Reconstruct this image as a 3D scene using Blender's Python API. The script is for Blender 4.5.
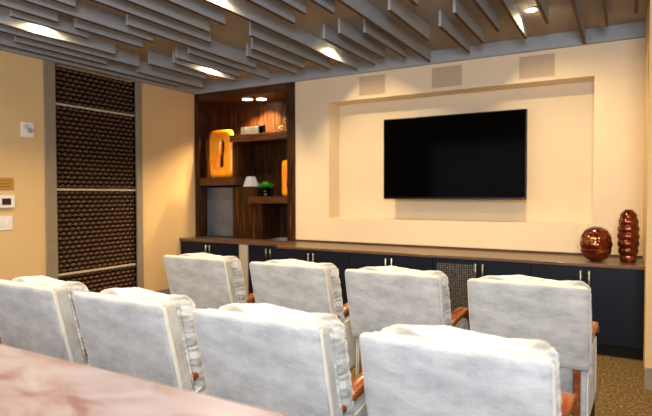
import bpy, bmesh, math, random
from mathutils import Vector, Matrix, noise
S = bpy.context.scene
for o in list(bpy.data.objects):
    bpy.data.objects.remove(o)
COL = S.collection
PI = math.pi

# ---------------------------------------------------------------- camera
F_PX, YAW, PITCH, ROLL, CAM_H = 526.46, 0.5175, -0.0264, -0.0022, 1.507
cd = bpy.data.cameras.new('camera')
cam = bpy.data.objects.new('camera', cd)
COL.objects.link(cam)
fw = Vector((-math.sin(YAW) * math.cos(PITCH), math.cos(YAW) * math.cos(PITCH), math.sin(PITCH)))
r0 = Vector((math.cos(YAW), math.sin(YAW), 0))
u0 = r0.cross(fw)
r2 = r0 * math.cos(ROLL) + u0 * math.sin(ROLL)
u2 = u0 * math.cos(ROLL) - r0 * math.sin(ROLL)
cam.matrix_world = Matrix(((r2.x, u2.x, -fw.x, 0), (r2.y, u2.y, -fw.y, -6.17), (r2.z, u2.z, -fw.z, CAM_H), (0, 0, 0, 1)))
cd.sensor_width = 36
cd.lens = F_PX * 36 / 652
cd.clip_start = 0.02
cd.dof.use_dof = True
cd.dof.focus_distance = 3.4
cd.dof.aperture_fstop = 2.0
S.camera = cam

# ---------------------------------------------------------------- world, light, exposure
w = bpy.data.worlds.new('world')
S.world = w
w.use_nodes = True
w.node_tree.nodes['Background'].inputs[0].default_value = (0.80, 0.86, 1.0, 1)
w.node_tree.nodes['Background'].inputs[1].default_value = 0.5
S.view_settings.view_transform = 'Standard'
S.view_settings.look = 'None'
S.view_settings.gamma = 1
S.view_settings.use_curve_mapping = False
S.view_settings.exposure = 0.14


def area(name, loc, target, size, power, color, size_y=None):
    d = bpy.data.lights.new(name, 'AREA')
    d.energy = power
    d.color = color
    d.shape = 'RECTANGLE'
    d.size = size
    d.size_y = size_y or size
    o = bpy.data.objects.new(name, d)
    COL.objects.link(o)
    o.location = loc
    o.rotation_euler = (Vector(target) - Vector(loc)).to_track_quat('-Z', 'Y').to_euler()
    return o


# bounced flash behind and above the photographer, and an added unseen cool fill at the rear
area('bounced_flash', (0.35, -6.9, 2.25), (-2.6, -1.5, 1.5), 0.9, 150, (0.86, 0.93, 1.0))
area('rear_fill', (-2.8, -7.7, 2.0), (-2.8, 0, 1.4), 3.5, 60, (0.85, 0.92, 1.0), 1.6)
LAMP_POWER = 175
LAMP_COL = (1.0, 0.72, 0.37)

# ---------------------------------------------------------------- material helpers


def mat(name, base=(.8, .8, .8), rough=.6, metal=0., spec=.5, sheen=0., coat=0., emit=None, estr=0., trans=0.):
    m = bpy.data.materials.new(name)
    m.use_nodes = True
    b = m.node_tree.nodes['Principled BSDF']
    b.inputs['Base Color'].default_value = (*base, 1)
    b.inputs['Roughness'].default_value = rough
    b.inputs['Metallic'].default_value = metal
    b.inputs['Specular IOR Level'].default_value = spec
    b.inputs['Sheen Weight'].default_value = sheen
    b.inputs['Coat Weight'].default_value = coat
    b.inputs['Coat Roughness'].default_value = .08
    b.inputs['Transmission Weight'].default_value = trans
    if emit:
        b.inputs['Emission Color'].default_value = (*emit, 1)
        b.inputs['Emission Strength'].default_value = estr
    return m


def noisy(m, cols, scale=5, stretch=(1, 1, 1), detail=5, bump=0., bscale=None, stops=None, dist=0.0, rough=.55):
    """colour ramp over noise in object space, plus optional bump"""
    nt = m.node_tree
    N, L = nt.nodes, nt.links
    b = N['Principled BSDF']
    tc = N.new('ShaderNodeTexCoord')
    mp = N.new('ShaderNodeMapping')
    mp.inputs['Scale'].default_value = stretch
    L.new(tc.outputs['Object'], mp.inputs['Vector'])
    nz = N.new('ShaderNodeTexNoise')
    nz.inputs['Scale'].default_value = scale
    nz.inputs['Detail'].default_value = detail
    nz.inputs['Roughness'].default_value = rough
    nz.inputs['Distortion'].default_value = dist
    L.new(mp.outputs[0], nz.inputs['Vector'])
    cr = N.new('ShaderNodeValToRGB')
    L.new(nz.outputs['Fac'], cr.inputs[0])
    e = cr.color_ramp.elements
    n = len(cols)
    stops = stops or [.3 + .4 * i / (n - 1) for i in range(n)]
    while len(e) < n:
        e.new(.5)
    for i, c in enumerate(cols):
        e[i].position = stops[i]
        e[i].color = (*c, 1)
    L.new(cr.outputs[0], b.inputs['Base Color'])
    if bump:
        n2 = N.new('ShaderNodeTexNoise')
        n2.inputs['Scale'].default_value = bscale or scale
        n2.inputs['Detail'].default_value = 4
        L.new(tc.outputs['Object'], n2.inputs['Vector'])
        bp = N.new('ShaderNodeBump')
        bp.inputs['Strength'].default_value = bump
        bp.inputs['Distance'].default_value = .01
        L.new(n2.outputs['Fac'], bp.inputs['Height'])
        L.new(bp.outputs[0], b.inputs['Normal'])
    return m


M = {}
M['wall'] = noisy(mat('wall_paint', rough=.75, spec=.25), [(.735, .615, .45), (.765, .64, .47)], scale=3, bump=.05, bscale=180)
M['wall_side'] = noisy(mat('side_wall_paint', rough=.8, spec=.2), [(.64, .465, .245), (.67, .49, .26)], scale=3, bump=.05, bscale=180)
M['ceiling'] = noisy(mat('ceiling_paint', rough=.9, spec=.1), [(.29, .265, .255), (.32, .29, .28)], scale=2)
M['baffle'] = noisy(mat('baffle_felt', rough=.95, spec=.1), [(.30, .335, .385), (.36, .395, .445)], scale=40, bump=.2, bscale=220)
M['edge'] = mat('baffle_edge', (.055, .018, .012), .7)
M['trimgrey'] = noisy(mat('taupe_frame_paint', rough=.6), [(.23, .19, .14), (.26, .215, .16)], scale=10)
M['walnut'] = noisy(mat('walnut', rough=.42, spec=.2), [(.005, .002, .001), (.028, .009, .003), (.115, .040, .011)], scale=7, stretch=(6, 6, .35), detail=8, dist=.4)
M['walnut_x'] = noisy(mat('walnut_horizontal', rough=.4, spec=.25), [(.025, .009, .004), (.065, .025, .010), (.11, .045, .019)], scale=7, stretch=(.4, 6, 6), detail=8, dist=.4)
M['topwood'] = noisy(mat('worktop_wood', rough=.28, spec=.5), [(.075, .042, .028), (.12, .068, .045), (.17, .10, .068)], scale=6, stretch=(.3, 6, 6), detail=8, dist=.3)
M['navy'] = noisy(mat('dark_door_laminate', rough=.42, spec=.22), [(.003, .006, .014), (.006, .011, .024)], scale=14, stretch=(4, 4, .3))
M['black'] = mat('black', (.004, .004, .005), .35, spec=.3)
M['screen'] = mat('tv_screen', (.001, .001, .001), .10, spec=.015)
M['steel'] = mat('brushed_steel', (.62, .6, .57), .32, 1.)
M['white'] = mat('white_plastic', (.78, .78, .78), .4)
M['brass'] = mat('brass_plate', (.55, .33, .07), .45, .35)
M['armwood'] = noisy(mat('cherry_wood', rough=.25, coat=.4), [(.09, .017, .005), (.19, .042, .009), (.33, .095, .018)], scale=6, stretch=(5, 1, 5), detail=6, dist=.5)
M['grille'] = noisy(mat('speaker_cloth', rough=.9), [(.46, .36, .26), (.51, .40, .29)], scale=260, detail=1)
M['copper'] = noisy(mat('glazed_copper', rough=.14, metal=.85, coat=.6), [(.08, .009, .003), (.20, .032, .007), (.8, .38, .09)], scale=9, stops=[.3, .55, .8])  # gold end of the ramp paints in the vases' highlights
M['amber'] = noisy(mat('amber_glass', rough=.3, coat=.5), [(.90, .24, .006), (1., .38, .012), (1., .5, .03)], scale=4, detail=2, dist=.8)
_b = M['amber'].node_tree.nodes['Principled BSDF']
_b.inputs['Subsurface Weight'].default_value = .3
M['slate'] = noisy(mat('smoky_blue', rough=.3, coat=.3), [(.045, .06, .10), (.10, .125, .18)], scale=3)
M['leaf'] = noisy(mat('leaf', rough=.5), [(.012, .22, .005), (.06, .48, .02)], scale=30)
M['glass'] = mat('clear_glass', (.9, .95, .95), .03, trans=1.)
M['ledge'] = noisy(mat('pink_stone', rough=.35, spec=.5), [(.16, .085, .085), (.215, .16, .165), (.25, .21, .23), (.28, .26, .30)], scale=4.5, stretch=(1.0, 2.2, 1), detail=7, stops=[.34, .43, .52, .70], dist=.9, rough=.6)
M['carpet'] = noisy(mat('carpet', rough=1., spec=.05), [(.05, .031, .014), (.115, .075, .032), (.19, .13, .06), (.42, .33, .20)], scale=45, stretch=(1, 1, 1), detail=8, stops=[.34, .46, .55, .68], bump=.6, bscale=300, rough=.75)
M['bulb'] = mat('lamp_lens', (1, 1, 1), .5, emit=(1, .80, .52), estr=14)
M['ring'] = mat('lamp_ring', (.5, .5, .5), .4)
M['frame'] = mat('silver_frame', (.42, .42, .38), .35, .4)
M['photo'] = noisy(mat('photo_print', rough=.4), [(.18, .2, .17), (.5, .52, .45)], scale=30)
M['gold'] = mat('gilded_metal', (.85, .55, .22), .25, .9)
M['frost'] = mat('frosted_glass', (.42, .45, .56), .35, coat=.3)

# chair fabric: pale chenille with worn patches and a fine pile
fm = noisy(mat('chenille', rough=.9, spec=.15, sheen=.35), [(.25, .26, .272), (.36, .37, .38), (.47, .48, .48)], scale=6, stretch=(1, 1, 2.2), detail=9, bump=.35, bscale=140, rough=.7)
M['fabric'] = fm
# velvet border of the cushion, slightly greyer; mottled nap plus painted fold shading
M['velvet'] = noisy(mat('velvet', rough=.8, spec=.2, sheen=.6), [(.20, .21, .205), (.36, .365, .355), (.56, .55, .52)], scale=5, stretch=(1, 1, 5), stops=[.38, .48, .58], detail=5, dist=.6, bump=.3, bscale=60)
M['velvet_plain'] = noisy(mat('velvet_plain', rough=.8, spec=.2, sheen=.5), [(.23, .24, .24), (.40, .405, .40)], scale=9, detail=6, bump=.3, bscale=80)
M['cream'] = noisy(mat('cream_pile', rough=.9, spec=.15, sheen=.4), [(.50, .48, .43), (.60, .575, .51)], scale=14, detail=6, bump=.3, bscale=120)
M['darkleg'] = mat('dark_stained_wood', (.03, .012, .006), .4)

# woven rattan
wm = noisy(mat('woven_rattan', rough=.5), [(.016, .006, .003), (.075, .032, .011), (.15, .068, .024)], scale=20, stretch=(1, 2, 12), detail=5)
M['rattan'] = wm
M['rattan_dark'] = noisy(mat('rattan_stake', rough=.8, spec=.1), [(.004, .002, .001), (.008, .004, .002)], scale=20)

# perforated metal door
pm = mat('perforated_metal', (.25, .24, .23), .4, .6)
nt = pm.node_tree
tc = nt.nodes.new('ShaderNodeTexCoord')
vo = nt.nodes.new('ShaderNodeTexVoronoi')
vo.inputs['Scale'].default_value = 52
vo.inputs['Randomness'].default_value = .12
cr = nt.nodes.new('ShaderNodeValToRGB')
cr.color_ramp.elements[0].position = .46
cr.color_ramp.elements[0].color = (.006, .006, .007, 1)
cr.color_ramp.elements[1].position = .62
cr.color_ramp.elements[1].color = (.30, .28, .26, 1)
nt.links.new(tc.outputs['Object'], vo.inputs['Vector'])
nt.links.new(vo.outputs['Distance'], cr.inputs[0])
nt.links.new(cr.outputs[0], nt.nodes['Principled BSDF'].inputs['Base Color'])
M['perf'] = pm

# ---------------------------------------------------------------- mesh helpers


def obj(name, bm, m, parent=None, smooth=False, bevel=0., loc=None):
    me = bpy.data.meshes.new(name)
    bmesh.ops.recalc_face_normals(bm, faces=bm.faces)
    bm.to_mesh(me)
    bm.free()
    me.materials.append(m)
    if smooth:
        for p in me.polygons:
            p.use_smooth = True
    o = bpy.data.objects.new(name, me)
    COL.objects.link(o)
    if parent:
        o.parent = parent
    if loc:
        o.location = loc
    if bevel:
        bv = o.modifiers.new('bevel', 'BEVEL')
        bv.width = bevel
        bv.segments = 3
        bv.limit_method = 'ANGLE'
    return o


def add_box(bm, x0, x1, y0, y1, z0, z1):
    vs = [bm.verts.new((x, y, z)) for x in (x0, x1) for y in (y0, y1) for z in (z0, z1)]
    for f in ((0, 1, 3, 2), (4, 6, 7, 5), (0, 4, 5, 1), (2, 3, 7, 6), (0, 2, 6, 4), (1, 5, 7, 3)):
        bm.faces.new([vs[i] for i in f])
    return vs


def box(*a):
    bm = bmesh.new()
    add_box(bm, *a)
    return bm


def boxes(lst):
    bm = bmesh.new()
    for a in lst:
        add_box(bm, *a)
    return bm


def add_tube(bm, pts, rad, seg=8, closed=False, aspect=None):
    """sweep a circle (or a rounded rectangle when aspect=(half x, half t)) along pts"""
    pts = [Vector(p) for p in pts]
    n = len(pts)
    rings = []
    up = Vector((1, 0, 0))
    for i, p in enumerate(pts):
        a = pts[i - 1] if (i > 0 or closed) else p
        b = pts[(i + 1) % n] if (i < n - 1 or closed) else p
        t = (b - a).normalized()
        s = up - t * up.dot(t)
        if s.length < .05:
            s = Vector((0, 1, 0)) - t * t.y
        s.normalize()
        v = t.cross(s)
        rr = rad[i] if isinstance(rad, (list, tuple)) else rad
        ring = []
        for k in range(seg):
            an = 2 * PI * k / seg
            c, q = math.cos(an), math.sin(an)
            if aspect:
                ex = .45
                c = math.copysign(abs(c) ** ex, c) * aspect[0]
                q = math.copysign(abs(q) ** ex, q) * aspect[1]
                ring.append(bm.verts.new(p + (s * c + v * q) * rr))
            else:
                ring.append(bm.verts.new(p + (s * c + v * q) * rr))
        rings.append(ring)
    m = n if closed else n - 1
    for i in range(m):
        A, B = rings[i], rings[(i + 1) % n]
        for k in range(seg):
            bm.faces.new((A[k], A[(k + 1) % seg], B[(k + 1) % seg], B[k]))
    if not closed:
        bm.faces.new(rings[0][::-1])
        bm.faces.new(rings[-1])


def smooth_path(pts, n=6):
    P = [Vector(p) for p in pts]
    out = []
    for i in range(len(P) - 1):
        p0 = P[max(i - 1, 0)]
        p1, p2 = P[i], P[i + 1]
        p3 = P[min(i + 2, len(P) - 1)]
        for k in range(n):
            t = k / n
            out.append(.5 * ((2 * p1) + (p2 - p0) * t + (2 * p0 - 5 * p1 + 4 * p2 - p3) * t * t + (3 * p1 - p0 - 3 * p2 + p3) * t ** 3))
    out.append(P[-1])
    return out


def add_lathe(bm, prof, seg=32, mod=None, center=(0, 0)):
    rings = []
    for (r, z) in prof:
        ring = []
        for k in range(seg):
            a = 2 * PI * k / seg
            rr = r * (mod(a, z) if mod else 1)
            ring.append(bm.verts.new((center[0] + rr * math.cos(a), center[1] + rr * math.sin(a), z)))
        rings.append(ring)
    for i in range(len(rings) - 1):
        for k in range(seg):
            bm.faces.new((rings[i][k], rings[i][(k + 1) % seg], rings[i + 1][(k + 1) % seg], rings[i + 1][k]))
    bm.faces.new(rings[0][::-1])
    bm.faces.new(rings[-1])


def add_soft(bm, c, s, r, n=10, fn=None):
    """soft upholstered block: centre c, size s, edge radius r, displaced by fn(position, unit)"""
    t = bmesh.new()
    bmesh.ops.create_cube(t, size=2)
    bmesh.ops.subdivide_edges(t, edges=t.edges, cuts=n, use_grid_fill=True)
    H = Vector(s) / 2
    rv = min(r, H.x * .98, H.y * .98, H.z * .98)
    for v in t.verts:
        u = v.co.copy()
        # denser sampling near the edges
        e = Vector([math.sin(a * PI / 2) * .55 + a * .45 for a in u])
        p = Vector((e.x * H.x, e.y * H.y, e.z * H.z))
        q = Vector([max(-(H[i] - rv), min(H[i] - rv, p[i])) for i in range(3)])
        d = p - q
        if d.length > 1e-6:
            p = q + d.normalized() * rv
        p = p + Vector(c)
        if fn:
            p = fn(p, u)
        v.co = p
    m = {v: bm.verts.new(v.co) for v in t.verts}
    for f in t.faces:
        bm.faces.new([m[v] for v in f.verts])
    t.free()


def tag(o, label, cat, group=None, kind=None):
    o['label'] = label
    o['category'] = cat
    if group:
        o['group'] = group
    if kind:
        o['kind'] = kind
    return o


def thing(name, label, cat, loc=(0, 0, 0), group=None, rz=0):
    o = bpy.data.objects.new(name, None)
    COL.objects.link(o)
    o.location = loc
    o.rotation_euler = (0, 0, rz)
    o.empty_display_size = .1
    return tag(o, label, cat, group)


def struct(name, bm, m, **k):
    o = obj(name, bm, m, **k)
    o['kind'] = 'structure'
    return o


def copy_tree(o, parent=None):
    c = o.copy()
    COL.objects.link(c)
    c.parent = parent
    for ch in KIDS(o):
        copy_tree(ch, c)
    return c


def KIDS(o):
    return [x for x in COL.objects if x.parent == o]


# ================================================================ the room
LW = -5.86      # left wall
RW = 0.155      # right wall beside the counter
ZB = 3.06       # underside of the baffles, top of painted wall
ZC = 3.21       # ceiling
NL, NR, NB, NT, ND = -3.467, -0.297, 1.181, 2.732, 0.30   # niche
BX0, BX1 = LW, -4.0   # bookcase opening

struct('floor', box(-6.1, 2.6, -8.2, .6, -.1, 0), M['carpet'])
struct('ceiling', box(-6.1, 2.6, -8.2, .8, ZC, ZC + .1), M['ceiling'])
struct('wall_front', boxes([
    (BX1, NL, 0, .45, 0, ZC), (NR, RW + .2, 0, .45, 0, ZC), (NL, NR, 0, .45, 0, NB), (NL, NR, 0, .45, NT, ZC),
    (NL, NR, ND, .45, NB, NT), (LW - .2, BX1, .60, .75, 0, ZC), (LW - .2, BX1, 0, .6, ZB, ZC)]), M['wall'])
PY0, PY1 = -2.335, -1.164
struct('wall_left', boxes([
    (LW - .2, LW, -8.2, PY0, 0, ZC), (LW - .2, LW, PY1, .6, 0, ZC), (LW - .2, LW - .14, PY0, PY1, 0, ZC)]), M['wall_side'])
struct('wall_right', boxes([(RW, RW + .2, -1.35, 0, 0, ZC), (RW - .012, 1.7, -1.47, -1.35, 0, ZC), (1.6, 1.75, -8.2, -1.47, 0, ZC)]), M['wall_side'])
struct('wall_back', box(-6.1, 1.75, -8.2, -8.05, 0, ZC), M['wall_side'])
struct('baseboard_right', box(RW - .016, 1.6, -1.485, -1.47, 0, .17), M['trimgrey'], bevel=.003)
struct('baseboard_left', boxes([(LW, LW + .014, -8.0, PY0 - .14, 0, .12), (LW, LW + .014, PY1 + .11, -.37, 0, .12)]), M['trimgrey'], bevel=.003)
# grey perimeter frame of the ceiling
struct('trim_1', box(LW, RW, -.05, 0, ZB, ZC), M['baffle'])
struct('trim_2', box(LW, LW + .07, -8.0, -.05, ZB, ZC), M['baffle'])
# taupe casing around the woven screen
struct('trim_3', boxes([(LW - .14, LW + .025, PY0 - .135, PY0, 0, ZB), (LW - .14, LW + .025, PY1, PY1 + .10, 0, ZB)]), M['trimgrey'], bevel=.006)

# ---------------------------------------------------------------- ceiling baffles (x, y near the viewer, y toward the front wall)
ROWS = [
    (0.06, [(-2.6, -.87)]),
    (-0.17, [(-2.4, -.57)]),
    (-0.39, [(-2.9, -.05)]),
    (-0.64, [(-2.5, -.94)]),
    (-0.89, [(-3.0, -.54)]),
    (-1.08, [(-2.9, -.92)]),
    (-1.30, [(-1.65, -.61), (-3.4, -2.35)]),
    (-1.52, [(-1.35, -.30), (-3.2, -1.98)]),
    (-1.76, [(-1.99, -.97), (-4.1, -2.7)]),
    (-2.02, [(-3.6, -.15)]),
    (-2.21, [(-1.53, -.43), (-3.4, -2.15)]),
    (-2.43, [(-1.64, -.53), (-3.6, -2.26)]),
    (-2.65, [(-1.55, -.33), (-3.5, -2.10)]),
    (-2.94, [(-4.2, -.21)]),
    (-3.22, [(-2.01, -.43), (-3.9, -2.39)]),
    (-3.50, [(-1.62, -.57), (-4.0, -2.29)]),
    (-3.73, [(-1.41, -.40), (-4.2, -2.02)]),
    (-4.00, [(-2.83, -.90), (-4.4, -3.36)]),
    (-4.21, [(-1.83, -.34), (-4.2, -2.34)]),
    (-4.48, [(-1.75, -.62), (-3.02, -2.24), (-4.4, -3.20)]),
    (-4.68, [(-1.60, -.49), (-3.5, -2.75)]),
    (-4.96, [(-1.72, -.75), (-4.4, -2.20)]),
    (-5.19, [(-3.9, -1.67)]),
    (-5.42, [(-1.50, -.30), (-3.04, -1.96)]),
    (-5.64, [(-3.6, -.55)]),
]
ORD = ['first', 'second', 'third', 'fourth', 'fifth', 'sixth', 'seventh', 'eighth', 'ninth', 'tenth', 'eleventh', 'twelfth', 'thirteenth',
       'fourteenth', 'fifteenth', 'sixteenth', 'seventeenth', 'eighteenth', 'nineteenth', 'twentieth', 'twenty-first', 'twenty-second',
       'twenty-third', 'twenty-fourth', 'twenty-fifth']
for i, (x, segs) in enumerate(ROWS):
    for k, (ya, yb) in enumerate(segs):
        pos = ['nearest the front wall', 'farther from the front wall', 'farthest from the front wall'][k]
        if len(segs) == 1:
            lab = 'grey ceiling slat alone in the %s line from the right wall' % ORD[i]
        else:
            lab = 'grey ceiling slat in the %s line from the right wall, %s' % (ORD[i], pos)
        b = obj('ceiling_baffle', box(x - .012, x + .012, ya, yb, ZB + .006, ZC), M['baffle'])
        tag(b, lab, 'ceiling slat', 'grey slats hanging from the ceiling')
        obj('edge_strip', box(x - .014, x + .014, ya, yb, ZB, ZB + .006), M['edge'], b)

# ---------------------------------------------------------------- recessed downlights
LAMPS = [(-.775, -.97, 'over the right end of the long counter'), (-2.825, -.90, 'above the left edge of the television niche'),
         (-4.57, -.97, 'in front of the dark bookcase'), (-4.875, -3.05, 'near the woven screen on the left wall'),
         (-2.815, -2.85, 'in the middle of the ceiling, over the front chairs'), (-.775, -3.0, 'over the right end of the front row of chairs'),
         (-4.85, -5.0, 'over the far left of the stone ledge'), (-2.8, -5.0, 'over the stone ledge behind the chairs'), (-.775, -5.0, 'over the right end of the back row')]
for n, (x, y, wh) in enumerate(LAMPS):
    t = thing('recessed_downlight', 'round warm recessed ceiling lamp ' + wh, 'ceiling lamp', (x, y, ZC - .012), 'recessed ceiling downlights')
    bm = bmesh.new()
    add_lathe(bm, [(.062, .012), (.066, .004), (.060, 0), (.048, .001), (.046, .011)], 32)
    obj('trim_ring', bm, M['ring'], t, smooth=True)
    bm = bmesh.new()
    add_lathe(bm, [(.044, .000), (.043, -.003), (.030, -.008), (.005, -.010)], 24)
    obj('lens', bm, M['bulb'], t, smooth=True)
    d = bpy.data.lights.new('downlight_beam', 'SPOT')
    d.energy = LAMP_POWER
    d.color = LAMP_COL
    d.spot_size = math.radians(166)
    d.spot_blend = 1.0
    d.shadow_soft_size = .03
    o = bpy.data.objects.new('downlight_beam', d)
    COL.objects.link(o)
    o.parent = t
    o.location = (0, 0, -.02)

# ---------------------------------------------------------------- woven screen on the left wall
t = thing('woven_screen', 'tall dark brown woven screen with thin pale rails set in the left wall', 'woven screen', (LW - .04, (PY0 + PY1) / 2, 0))
hw = (PY1 - PY0) / 2 - .004
RAILS = [.546, 1.567, 2.585]
zs = [0.02] + RAILS + [ZB - .01]
for k in range(4):
    z0, z1 = zs[k] + .012, zs[k + 1] - .012
    bm = bmesh.new()
    rows = int((z1 - z0) / .053)
    dz = (z1 - z0) / rows
    per = .082
    nx = int(2 * hw / per * 8)
    for r in range(rows):
        ph = PI * (r % 2)
        zc = z0 + (r + .5) * dz
        prev = None
        for i in range(nx + 1):
            y = -hw + 2 * hw * i / nx
            a = y / per * 2 * PI + ph
            xo = .016 * math.sin(a)
            hh = dz * (.36 + .12 * math.sin(a))
            c = [bm.verts.new((xo + .002, y, zc - hh)), bm.verts.new((xo + .008, y, zc)), bm.verts.new((xo + .002, y, zc + hh)), bm.verts.new((xo - .004, y, zc))]
            if prev:
                for q in range(4):
                    bm.faces.new((prev[q], prev[(q + 1) % 4], c[(q + 1) % 4], c[q]))
            prev = c
    p = obj('woven_panel', bm, M['rattan'], t, smooth=True)
    bm = bmesh.new()
    add_box(bm, -.07, -.035, -hw, hw, z0 - .01, z1 + .01)
    obj('backing_board', bm, M['rattan_dark'], p)
for z in RAILS:
    bm = bmesh.new()
    add_box(bm, .018, .034, -hw, hw, z - .013, z + .013)
    obj('rail', bm, M['trimgrey'] if z > 3 else mat('pale_rail', (.50, .42, .33), .5), t, bevel=.004)

# ---------------------------------------------------------------- wall fittings on the left wall
t = thing('fire_strobe', 'small white square alarm strobe high on the left wall', 'alarm', (LW, -2.67, 2.236))
obj('back_plate', box(0, .022, -.072, .072, -.085, .085), M['white'], t, bevel=.006)
bm = bmesh.new()
add_tube(bm, [(.022, .022, -.005), (.034, .022, -.005)], .03, 20)
obj('sounder', bm, mat('grey_sounder', (.35, .36, .38), .5), t, bevel=.003)
bm = bmesh.new()
add_soft(bm, (.034, -.035, .03), (.03, .04, .05), .012, 4)
obj('flash_lens', bm, mat('lens_plastic', (.55, .6, .66), .1), t, smooth=True)

t = thing('thermostat', 'white thermostat with a dark display on the left wall', 'thermostat', (LW, -2.925, 1.432))
obj('housing', box(0, .025, -.095, .095, -.068, .068), M['white'], t, bevel=.008)
obj('display', box(.025, .028, -.045, .05, -.034, .036), mat('dark_display', (.03, .008, .012), .2), t)

t = thing('light_switch', 'white switch plate below the thermostat', 'light switch', (LW, -2.945, 1.201))
obj('cover_plate', box(0, .008, -.095, .095, -.078, .078), M['white'], t, bevel=.004)
for q in (-.045, .045):
    obj('rocker', box(.008, .014, q - .022, q + .022, -.04, .04), M['white'], t, bevel=.003)

t = thing('wall_plaque', 'small brass engraved plaque above the thermostat', 'plaque', (LW, -2.935, 1.628))
obj('plate', box(0, .010, -.105, .105, -.065, .065), M['brass'], t, bevel=.004)
rn = random.Random(3)
bm = bmesh.new()
for zz in (.032, 0.0, -.032):
    y = -.08
    while y < .075:
        wd = rn.uniform(.008, .022)
        add_box(bm, .010, .0115, y, min(y + wd, .08), zz - .006, zz + .006)
        y += wd + .007
obj('engraving', bm, mat('engraving_brown', (.22, .11, .02), .6), t)

# ---------------------------------------------------------------- speaker grilles above the niche
for x, wh in ((-2.83, 'leftmost of the three above the television'), (-1.86, 'middle one above the television'), (-.86, 'rightmost of the three above the television')):
    t = thing('speaker_grille', 'flat beige rectangular speaker grille, ' + wh, 'speaker grille', (x, 0, 2.895), 'speaker grilles over the television niche')
    obj('grille_cloth', box(-.18, .18, -.006, 0, -.12, .12), M['grille'], t)
    fr = boxes([(-.19, .19, -.009, 0, .12, .128), (-.19, .19, -.009, 0, -.128, -.12), (-.19, -.18, -.009, 0, -.12, .12), (.18, .19, -.009, 0, -.12, .12)])
    obj('grille_frame', fr, M['wall'], t)

# ---------------------------------------------------------------- television
t = thing('television', 'large black flat-screen television hung in the wall niche', 'television', (-1.816, 0, 1.945))
hw, hh = .857, .502
obj('housing', box(-hw, hw, .002, .055, -hh, hh), M['black'], t, bevel=.006)
obj('screen', box(-hw + .012, hw - .012, -.001, .003, -hh + .022, hh - .012), M['screen'], t)
bm = boxes([(-.3, .3, .055, .09, -.2, .2), (-.05, .05, .09, ND - .02, -.05, .05), (-.2, .2, ND - .02, ND, -.2, .2)])
obj('wall_mount', bm, M['black'], t)
obj('status_light', box(hw - .035, hw - .028, -.004, .002, -hh + .008, -hh + .014), mat('red_status', (.8, .1, .05), .4, emit=(1, .12, .05), estr=1.5), t)

# ---------------------------------------------------------------- bookcase in the left recess
BK = .50
t = thing('bookcase', 'tall built-in dark walnut bookcase with staggered shelves in the corner', 'bookcase', ((BX0 + BX1) / 2, 0, .85))
ox, oz = (BX0 + BX1) / 2, .85


def bb(x0, x1, y0, y1, z0, z1):
    return (x0 - ox, x1 - ox, y0, y1, z0 - oz, z1 - oz)


obj('back_panel', box(*bb(BX0 + .02, BX1 - .02, BK, BK + .03, .85, ZB)), M['walnut'], t)
obj('side_panel', box(*bb(BX0 + .001, BX0 + .09, -.02, BK, .85, ZB - .001)), M['walnut'], t, bevel=.003)
obj('side_panel', box(*bb(BX1 - .13, BX1 - .001, -.02, BK, .85, ZB - .001)), M['walnut'], t, bevel=.003)
obj('top_panel', box(*bb(BX0 + .09, BX1 - .13, -.015, BK, 2.945, ZB - .002)), M['walnut_x'], t, bevel=.003)
obj('shelf', box(*bb(-5.17, BX1 - .13, -.01, BK, 2.285, 2.39)), M['walnut_x'], t, bevel=.003)
obj('shelf', box(*bb(BX0 + .09, -5.07, -.01, BK, 1.645, 1.76)), M['walnut_x'], t, bevel=.003)
obj('shelf', box(*bb(-4.83, BX1 - .13, -.01, BK, 1.375, 1.475)), M['walnut_x'], t, bevel=.003)
obj('divider', box(*bb(-5.19, -5.07, .08, BK, 1.76, 2.285)), M['walnut'], t, bevel=.003)
obj('centre_block', boxes([bb(-5.17, -4.725, .06, BK, .852, 1.62), bb(-4.725, -4.62, .06, BK, .852, 1.374)]), M['walnut'], t)
t2 = tag(obj('slate_panel', box(-5.76, -5.23, .14, .165, .852, 1.615), M['slate'], bevel=.008), 'smoky blue panel standing in the lower left bay of the bookcase', 'glass panel')  # plain bluish-grey sheet across the lower left bay
for x, y, wh in ((-4.99, .20, 'the left one inside the top of the bookcase'), (-4.80, .30, 'the right one inside the top of the bookcase')):
    tt = thing('puck_light', 'small round warm lamp, ' + wh, 'lamp', (x, y, 2.945), 'small lamps in the bookcase')
    bm = bmesh.new()
    add_lathe(bm, [(.084, 0), (.084, -.003), (.078, -.004)], 28)
    obj('housing', bm, M['ring'], tt, smooth=False)
    bm = bmesh.new()
    add_lathe(bm, [(.076, -.004), (.074, -.006), (.010, -.007)], 24)
    obj('lens', bm, M['bulb'], tt, smooth=True)
    d = bpy.data.lights.new('puck_beam', 'SPOT')
    d.energy = 190
    d.color = (1, .66, .32)
    d.spot_size = math.radians(120)
    d.spot_blend = .7
    d.shadow_soft_size = .03
    o = bpy.data.objects.new('puck_beam', d)
    COL.objects.link(o)
    o.parent = tt
    o.location = (0, 0, -.03)

# amber sculptures: rounded slab with a flowing hole


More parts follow.
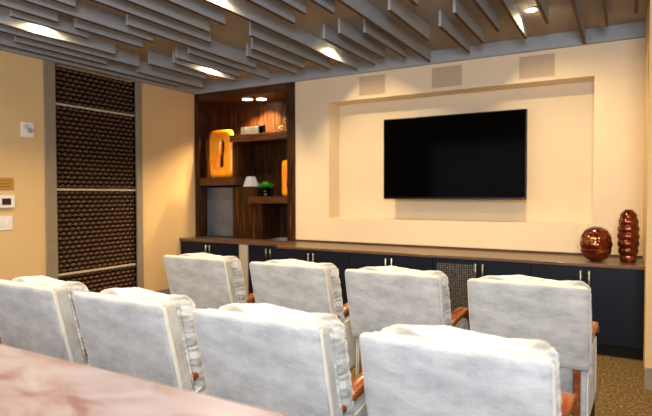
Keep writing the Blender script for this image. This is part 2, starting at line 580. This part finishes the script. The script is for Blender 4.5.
def amber_slab(name, label, loc, W, H, D, hole=True, rz=0):
    bm = bmesh.new()
    n = 96

    def outer(a):
        c, s_ = math.cos(a), math.sin(a)
        e = .28
        return Vector((math.copysign(abs(c) ** e, c) * W / 2, 0, math.copysign(abs(s_) ** e, s_) * H / 2 + H / 2))

    def inner(a):
        s_ = math.sin(a)
        z = H * .5 + s_ * H * .29
        k = s_
        wd = W * (.055 + .07 * max(0, -k) * 1.2 + .03 * max(0, k)) * abs(math.cos(a)) ** .8
        wd = wd * (1.15 if math.cos(a) > 0 else 1)
        xo = W * .04 * math.sin(k * 2.4) + W * .04
        return Vector((xo + math.copysign(wd, math.cos(a)), 0, z))
    K = 6
    rings = {}
    for side in (0, 1):
        for j in range(K + 1):
            u = j / K
            ring = []
            for i in range(n):
                a = 2 * PI * (i + .5) / n
                p = outer(a).lerp(inner(a), u)
                th = D / 2 * (1 - .75 * abs(2 * u - 1) ** 3)
                # flowing groove round the hole
                th *= 1 - .35 * math.exp(-((u - .62) / .12) ** 2)
                p.y = -th if side == 0 else th
                ring.append(bm.verts.new(p))
            rings[side, j] = ring
    for i in range(n):
        i2 = (i + 1) % n
        for j in range(K):
            bm.faces.new((rings[0, j][i], rings[0, j][i2], rings[0, j + 1][i2], rings[0, j + 1][i]))
            bm.faces.new((rings[1, j][i], rings[1, j + 1][i], rings[1, j + 1][i2], rings[1, j][i2]))
        bm.faces.new((rings[0, 0][i], rings[1, 0][i], rings[1, 0][i2], rings[0, 0][i2]))
        bm.faces.new((rings[0, K][i], rings[0, K][i2], rings[1, K][i2], rings[1, K][i]))
    o = obj(name, bm, M['amber'], smooth=True, loc=loc)
    o.rotation_euler = (0, 0, rz)
    return tag(o, label, 'sculpture')


amber_slab('glass_sculpture', 'amber glass slab sculpture with a flowing hole on the left shelf', (-5.44, .12, 1.762), .485, .735, .09)
amber_slab('glass_sculpture', 'slim amber glass sculpture at the right end of the lower shelf', (-4.235, .16, 1.477), .20, .52, .06)

for k, x in enumerate((-4.975, -4.865, -4.755)):
    t = thing('photo_frame', 'small silver photo frame, %s of three standing on the top shelf' % ['leftmost', 'middle', 'rightmost'][k], 'picture frame', (x, .09, 2.391), 'silver frames on the top shelf', rz=.08 * (k - 1))
    obj('frame', box(-.052, .052, -.01, .03, 0, .115), M['frame'], t, bevel=.004)
    obj('picture', box(-.038, .038, -.012, -.01, .016, .099), M['photo'], t)
t = thing('photo_frame', 'small black picture frame beside the silver frames', 'picture frame', (-4.645, .09, 2.391))
obj('frame', box(-.045, .045, -.01, .03, 0, .125), M['black'], t, bevel=.004)
obj('picture', box(-.03, .03, -.012, -.01, .02, .105), M['screen'], t)

# gilded branch ornament
t = thing('branch_ornament', 'gilded twisted branch ornament at the right end of the top shelf', 'ornament', (-4.32, .14, 2.391))
bm = bmesh.new()
add_soft(bm, (0, 0, .015), (.16, .07, .03), .014, 5, lambda p, u: p + Vector((0, 0, .01 * math.sin(p.x * 60) if p.z > .02 else 0)))
obj('base', bm, M['topwood'], t, smooth=True)
bm = bmesh.new()
add_tube(bm, smooth_path([(-.06, 0, .028), (-.03, -.01, .07), (.0, .01, .10), (.03, 0, .15), (.07, 0, .22)]), [.026 * (1 - i / 30) for i in range(25)], 10)
add_tube(bm, smooth_path([(-.05, 0, .04), (.0, -.02, .05), (.03, 0, .075), (.01, .01, .11)]), .013, 8)
obj('branch', bm, M['gold'], t, smooth=True)

# frosted lampshade-like bowl and potted plant
bm = bmesh.new()
add_lathe(bm, [(.135, 0), (.135, .006), (.075, .15), (.070, .152), (.02, .152)], 6)
tag(obj('tapered_bowl', bm, M['frost'], loc=(-4.925, .20, 1.621), bevel=.003), 'pale grey tapered frosted glass bowl beside the green plant', 'bowl')
t = thing('potted_plant', 'small bright green plant in a clear glass pot on the lower shelf', 'plant', (-4.63, .16, 1.476))
bm = bmesh.new()
add_lathe(bm, [(.052, 0), (.064, .01), (.082, .15), (.077, .15), (.060, .016), (.01, .014)], 24)
obj('glass_pot', bm, M['glass'], t, smooth=True)
bm = bmesh.new()
add_lathe(bm, [(.045, .017), (.059, .02), (.071, .11), (.02, .118)], 20)
obj('soil', bm, mat('pebbles', (.50, .48, .44), .9), t)
bm = bmesh.new()
rn = random.Random(5)
for k in range(160):
    a = rn.uniform(0, 2 * PI)
    tl = rn.uniform(.1, 1.1)
    ln = rn.uniform(.08, .145)
    base = Vector((rn.uniform(-.04, .04), rn.uniform(-.04, .04), .11))
    d = Vector((math.cos(a) * math.sin(tl), math.sin(a) * math.sin(tl), math.cos(tl)))
    s_ = Vector((-math.sin(a), math.cos(a), 0)) * rn.uniform(.012, .022)
    mid = base + d * ln * .55
    tip = base + d * ln - Vector((0, 0, .02))
    v = [bm.verts.new(base), bm.verts.new(mid + s_), bm.verts.new(tip), bm.verts.new(mid - s_)]
    bm.faces.new(v)
    v2 = [bm.verts.new(q.co + Vector((0, 0, -.0015))) for q in v]
    bm.faces.new(v2[::-1])
    for q in range(4):
        bm.faces.new((v[q], v2[q], v2[(q + 1) % 4], v[(q + 1) % 4]))
obj('leaves', bm, M['leaf'], t)

# ---------------------------------------------------------------- low cabinets and worktops
CY = -.70
ZT = .855
tag(obj('worktop', box(-3.83, RW - .001, CY - .015, 0, ZT - .032, ZT), M['topwood'], bevel=.004), 'long wooden worktop under the television wall', 'worktop')
tag(obj('worktop', box(LW + .001, -3.83, -.365, .0, ZT - .05, ZT - .006), M['topwood'], bevel=.004), 'shallower wooden worktop in front of the bookcase', 'worktop')
struct('trim_4', box(BX1, RW, -.016, 0, ZT, ZT + .022), M['walnut_x'])


def cabinet(x0, x1, yf, ztop, label, mesh_left=False, single=False, hl=.13):
    xc = (x0 + x1) / 2
    t = thing('low_cabinet', label, 'cabinet', (xc, yf, 0), 'low dark cabinets along the front wall')
    h = (x1 - x0) / 2
    obj('body', box(-h + .001, h - .001, .022, -yf - .002, .11, ztop), M['navy'], t)
    obj('plinth', box(-h + .001, h - .001, .05, .07, 0, .11), M['black'], t)
    for s in (-1, 1):
        a, b = (-h + .003, -.002) if s < 0 else (.002, h - .003)
        if mesh_left and s < 0:
            d = obj('door', boxes([(a, b, 0, .02, ztop - .045, ztop - .004), (a, b, 0, .02, .112, .16), (a, a + .04, 0, .02, .16, ztop - .045), (b - .04, b, 0, .02, .16, ztop - .045)]), M['navy'], t)
            obj('mesh_infill', box(a + .04, b - .04, .006, .014, .16, ztop - .045), M['perf'], d)
        else:
            d = obj('door', box(a, b, 0, .02, .112, ztop - .004), M['navy'], t, bevel=.002)
        hx = s * .036
        bm = bmesh.new()
        add_tube(bm, [(hx, -.028, ztop - .035), (hx, -.028, ztop - .035 - hl)], .0075, 10)
        add_tube(bm, [(hx, -.028, ztop - .05), (hx, 0, ztop - .05)], .005, 8)
        add_tube(bm, [(hx, -.028, ztop - .02 - hl), (hx, 0, ztop - .02 - hl)], .005, 8)
        obj('handle', bm, M['steel'], d, smooth=True)
    return t


CX = [-3.83, -2.80, -1.795, -.80, RW - .002]
for k, lab in enumerate(('low dark cabinet below the left edge of the television niche', 'low dark cabinet below the left half of the television',
                         'low dark cabinet with one perforated metal door', 'low dark cabinet under the two copper vases')):
    cabinet(CX[k], CX[k + 1], CY, ZT - .033, lab, mesh_left=(k == 2), hl=.17)
cabinet(-5.85, -4.72, -.35, ZT - .051, 'low dark cabinet at the far left, against the left wall', hl=.13)
cabinet(-4.56, -3.84, -.35, ZT - .051, 'low dark cabinet between the pale post and the long counter', hl=.13)
tag(obj('cabinet_post', box(-4.715, -4.565, -.362, -.01, 0, ZT - .051), mat('pale_post', (.42, .38, .33), .4), bevel=.004), 'pale flat post between two dark cabinets under the bookcase', 'post')

# ---------------------------------------------------------------- copper vases
bm = bmesh.new()
prof = []
NB_ = 72
R, Hh = .130, .335
for i in range(NB_ + 1):
    tt_ = i / NB_
    a = -PI / 2 + PI * tt_
    r = R * max(math.cos(a), 0) ** .75
    r = max(r, .05 if tt_ < .5 else .03)
    rib = 1 + .05 * abs(math.sin(tt_ * PI * 7))
    prof.append((r * rib, Hh * (.5 + .5 * math.sin(a))))
add_lathe(bm, prof, 84, mod=lambda a, z: 1 + .045 * abs(math.sin(a * 9 + (PI / 2 if int(z / Hh * 7) % 2 else 0))))
tag(obj('round_vase', bm, M['copper'], smooth=True, loc=(-.243, -.50, ZT)), 'round glossy copper vase with knobbly bands on the worktop', 'vase')
bm = bmesh.new()
prof = []
Hh = .50
for i in range(109):
    tt_ = i / 108
    env = .058 + .033 * math.sin(PI * min(1, tt_ * .98 + .02)) ** .8
    if tt_ > .9:
        env -= .25 * (tt_ - .9)
    prof.append((env * (.89 + .11 * abs(math.sin(tt_ * PI * 7))), Hh * tt_))
prof += [(.03, Hh), (.026, Hh - .05)]
add_lathe(bm, prof, 72, mod=lambda a, z: 1 + .05 * abs(math.sin(a * 6)))
tag(obj('tall_vase', bm, M['copper'], smooth=True, loc=(.025, -.46, ZT)), 'tall slim ringed copper vase at the right end of the worktop', 'vase')

# ---------------------------------------------------------------- armchairs
LEAN = .245
TOP = 1.04


def lean(p):
    return Vector((p.x, p.y + (TOP - p.z) * LEAN, p.z))


def make_chair():
    t = thing('armchair', 'x', 'armchair')
    # rear shell: wide above the arms, narrow below

    def shell_fn(p, u):
        q = p.copy()
        q.z += .004 * noise.noise(Vector((q.x * 7, q.y * 5, 3)))
        q.y += .005 * noise.noise(Vector((q.x * 6, 1, q.z * 6)))
        return lean(q)
    bm = bmesh.new()
    add_soft(bm, (0, .062, .820), (.604, .082, .434), .022, 14, shell_fn)
    add_soft(bm, (0, .048, .47), (.45, .080, .46), .025, 8, shell_fn)
    sh = obj('backrest', bm, M['velvet_plain'], t, smooth=True)
    bm = bmesh.new()
    add_soft(bm, (0, .016, .818), (.618, .034, .440), .014, 14, shell_fn)
    obj('rear_panel', bm, M['fabric'], sh, smooth=True)
    # pale roll along the top and side edges of the rear panel
    bm = bmesh.new()
    pts = [(-.302, .020, .630), (-.303, .020, .85), (-.302, .020, 1.008), (-.296, .020, 1.027), (-.280, .020, 1.033)]
    pts += [(x, .020, 1.034 + .002 * math.sin(x * 30)) for x in (-.18, -.09, 0, .09, .18)]
    pts += [(.280, .020, 1.033), (.296, .020, 1.027), (.302, .020, 1.008), (.303, .020, .85), (.302, .020, .630)]
    add_tube(bm, [lean(Vector(p)) for p in smooth_path(pts, 4)], .013, 8)
    obj('piping', bm, M['cream'], sh, smooth=True)
    for sx in (-1, 1):
        bm = bmesh.new()
        add_tube(bm, [lean(Vector((sx * .299, .100, z))) for z in [.62 + .04 * k for k in range(11)]], .006, 8)
        obj('seam', bm, M['velvet'], sh, smooth=True)

    # loose gathered back cushion
    def cush(p, u):
        q = p.copy()
        top = max(0, (q.z - .95) / .12)
        # puff front and sides
        q.y += (.030 if u.y > 0 else -.004) * (1 - u.x * u.x) * (1 - u.z * u.z) * abs(u.y)
        q.x += .012 * u.x * (1 - u.z ** 4) * (1 - u.y * u.y)
        # two soft humps on the top and a little sag
        q.z += top * (.010 * math.cos((q.x + .05) * 17) + .006 * noise.noise(Vector((q.x * 14, q.y * 14, 7))))
        # gathers along the side band
        if abs(u.x) > .7:
            m_ = (abs(u.x) - .7) / .3 * (1 - .5 * abs(u.y))
            g = math.sin(q.z * 105 + q.y * 45 + 3.0 * noise.noise(Vector((q.z * 9, q.y * 5, u.x))))
            q.x += math.copysign(.020 * m_ * (.5 - abs(g) ** .6), u.x)
            q.y += .004 * m_ * math.cos(q.z * 95)
        if u.z > .7:
            m_ = (u.z - .7) / .3
            q.z += .0012 * m_ * math.sin(q.x * 75 + q.y * 30 + 3 * noise.noise(Vector((q.x * 6, q.y * 6, 1))))
        q.x += .004 * noise.noise(Vector((q.x * 10, q.y * 10, q.z * 10)))
        return lean(q)
    bm = bmesh.new()
    add_soft(bm, (0, .172, .757), (.582, .130, .585), .055, 44, cush)
    cu = obj('back_cushion', bm, M['velvet'], t, smooth=True)
    # seat
    bm = bmesh.new()
    add_soft(bm, (0, .48, .30), (.50, .52, .14), .03, 6)
    obj('seat_base', bm, M['fabric'], t, smooth=True)
    bm = bmesh.new()
    add_soft(bm, (0, .50, .43), (.495, .48, .13), .045, 12, lambda p, u: p + Vector((0, 0, .02 * (1 - u.x ** 2) * (1 - u.y ** 2) * (u.z > 0))))
    obj('seat_cushion', bm, M['velvet'], t, smooth=True)
    for s in (-1, 1):
        # upholstered side panel, its upper edge curved under the arm
        def pan(p, u):
            q = p.copy()
            k = (q.y - .14) / .52
            if u.z > 0:
                q.z += u.z * (.075 * k - .03 + .015 * math.sin(PI * k))
            q.x += s * .018 * k
            return q
        bm = bmesh.new()
        add_soft(bm, (s * .276, .39, .460), (.040, .50, .36), .018, 10, pan)
        pn = obj('side_panel', bm, M['fabric'], t, smooth=True)
        bm = bmesh.new()
        add_tube(bm, smooth_path([(s * .297, .15, .32), (s * .297, .16, .55), (s * .299, .20, .60), (s * .306, .40, .645), (s * .311, .58, .660), (s * .313, .625, .62), (s * .313, .635, .32)], 5), .005, 6)
        obj('piping', bm, M['cream'], pn, smooth=True)
        # wooden arm, dropping towards the back post
        bm = bmesh.new()
        add_tube(bm, smooth_path([(s * .262, .16, .645), (s * .266, .21, .675), (s * .278, .36, .712), (s * .288, .53, .735), (s * .292, .61, .733), (s * .293, .645, .71), (s * .293, .65, .68)], 6), 1.0, 16, aspect=(.035, .020))
        obj('arm', bm, M['armwood'], t, smooth=True)
        bm = bmesh.new()
        add_tube(bm, smooth_path([(s * .250, .17, .655), (s * .248, .145, .62), (s * .247, .14, .40), (s * .247, .11, .20), (s * .246, .07, .0)], 5), 1.0, 12, aspect=(.017, .022))
        obj('leg', bm, M['armwood'], t, smooth=True)
        bm = bmesh.new()
        add_tube(bm, smooth_path([(s * .292, .645, .69), (s * .292, .655, .40), (s * .292, .68, .0)], 5), 1.0, 12, aspect=(.018, .024))
        obj('leg', bm, M['darkleg'], t, smooth=True)
    return t


CHAIRS = [
    (-2.768, -3.31, .0, 'pale grey armchair at the left end of the front row, before the bookcase'),
    (-1.945, -3.31, .0, 'pale grey armchair second from the left in the front row'),
    (-1.205, -3.31, .0, 'pale grey armchair third from the left in the front row, below the television'),
    (-.447, -3.31, .0, 'pale grey armchair at the right end of the front row, before the vases'),
    (-2.745, -4.61, .0, 'white armchair at the left edge of the photo in the back row'),
    (-1.985, -4.61, .0, 'white armchair with gathered cushion side, second from left in the back row'),
    (-1.22, -4.61, .0, 'white armchair third from left in the back row, behind the stone ledge'),
    (-.470, -4.61, .0, 'white armchair at the right end of the back row, closest to the camera'),
]
proto = make_chair()
for i, (x, y, rz, lab) in enumerate(CHAIRS):
    c = proto if i == 0 else copy_tree(proto)
    c.location = (x, y, 0)
    c.rotation_euler = (0, 0, rz)
    c.scale = (.965, 1, 1)
    c['label'] = lab
    c['group'] = 'pale armchairs in the %s row' % ('front' if i < 4 else 'back')

# ---------------------------------------------------------------- stone ledge in the foreground
t = thing('stone_ledge', 'pinkish mottled stone ledge in the near left foreground, out of focus', 'ledge', (-2.6, -5.5, 0))
obj('stone_top', box(-3.2, 2.35, -.24, .235, 1.01, 1.05), M['ledge'], t, bevel=.01)
obj('base_wall', box(-3.2, 2.33, -.16, .16, 0, 1.01), M['wall_side'], t)
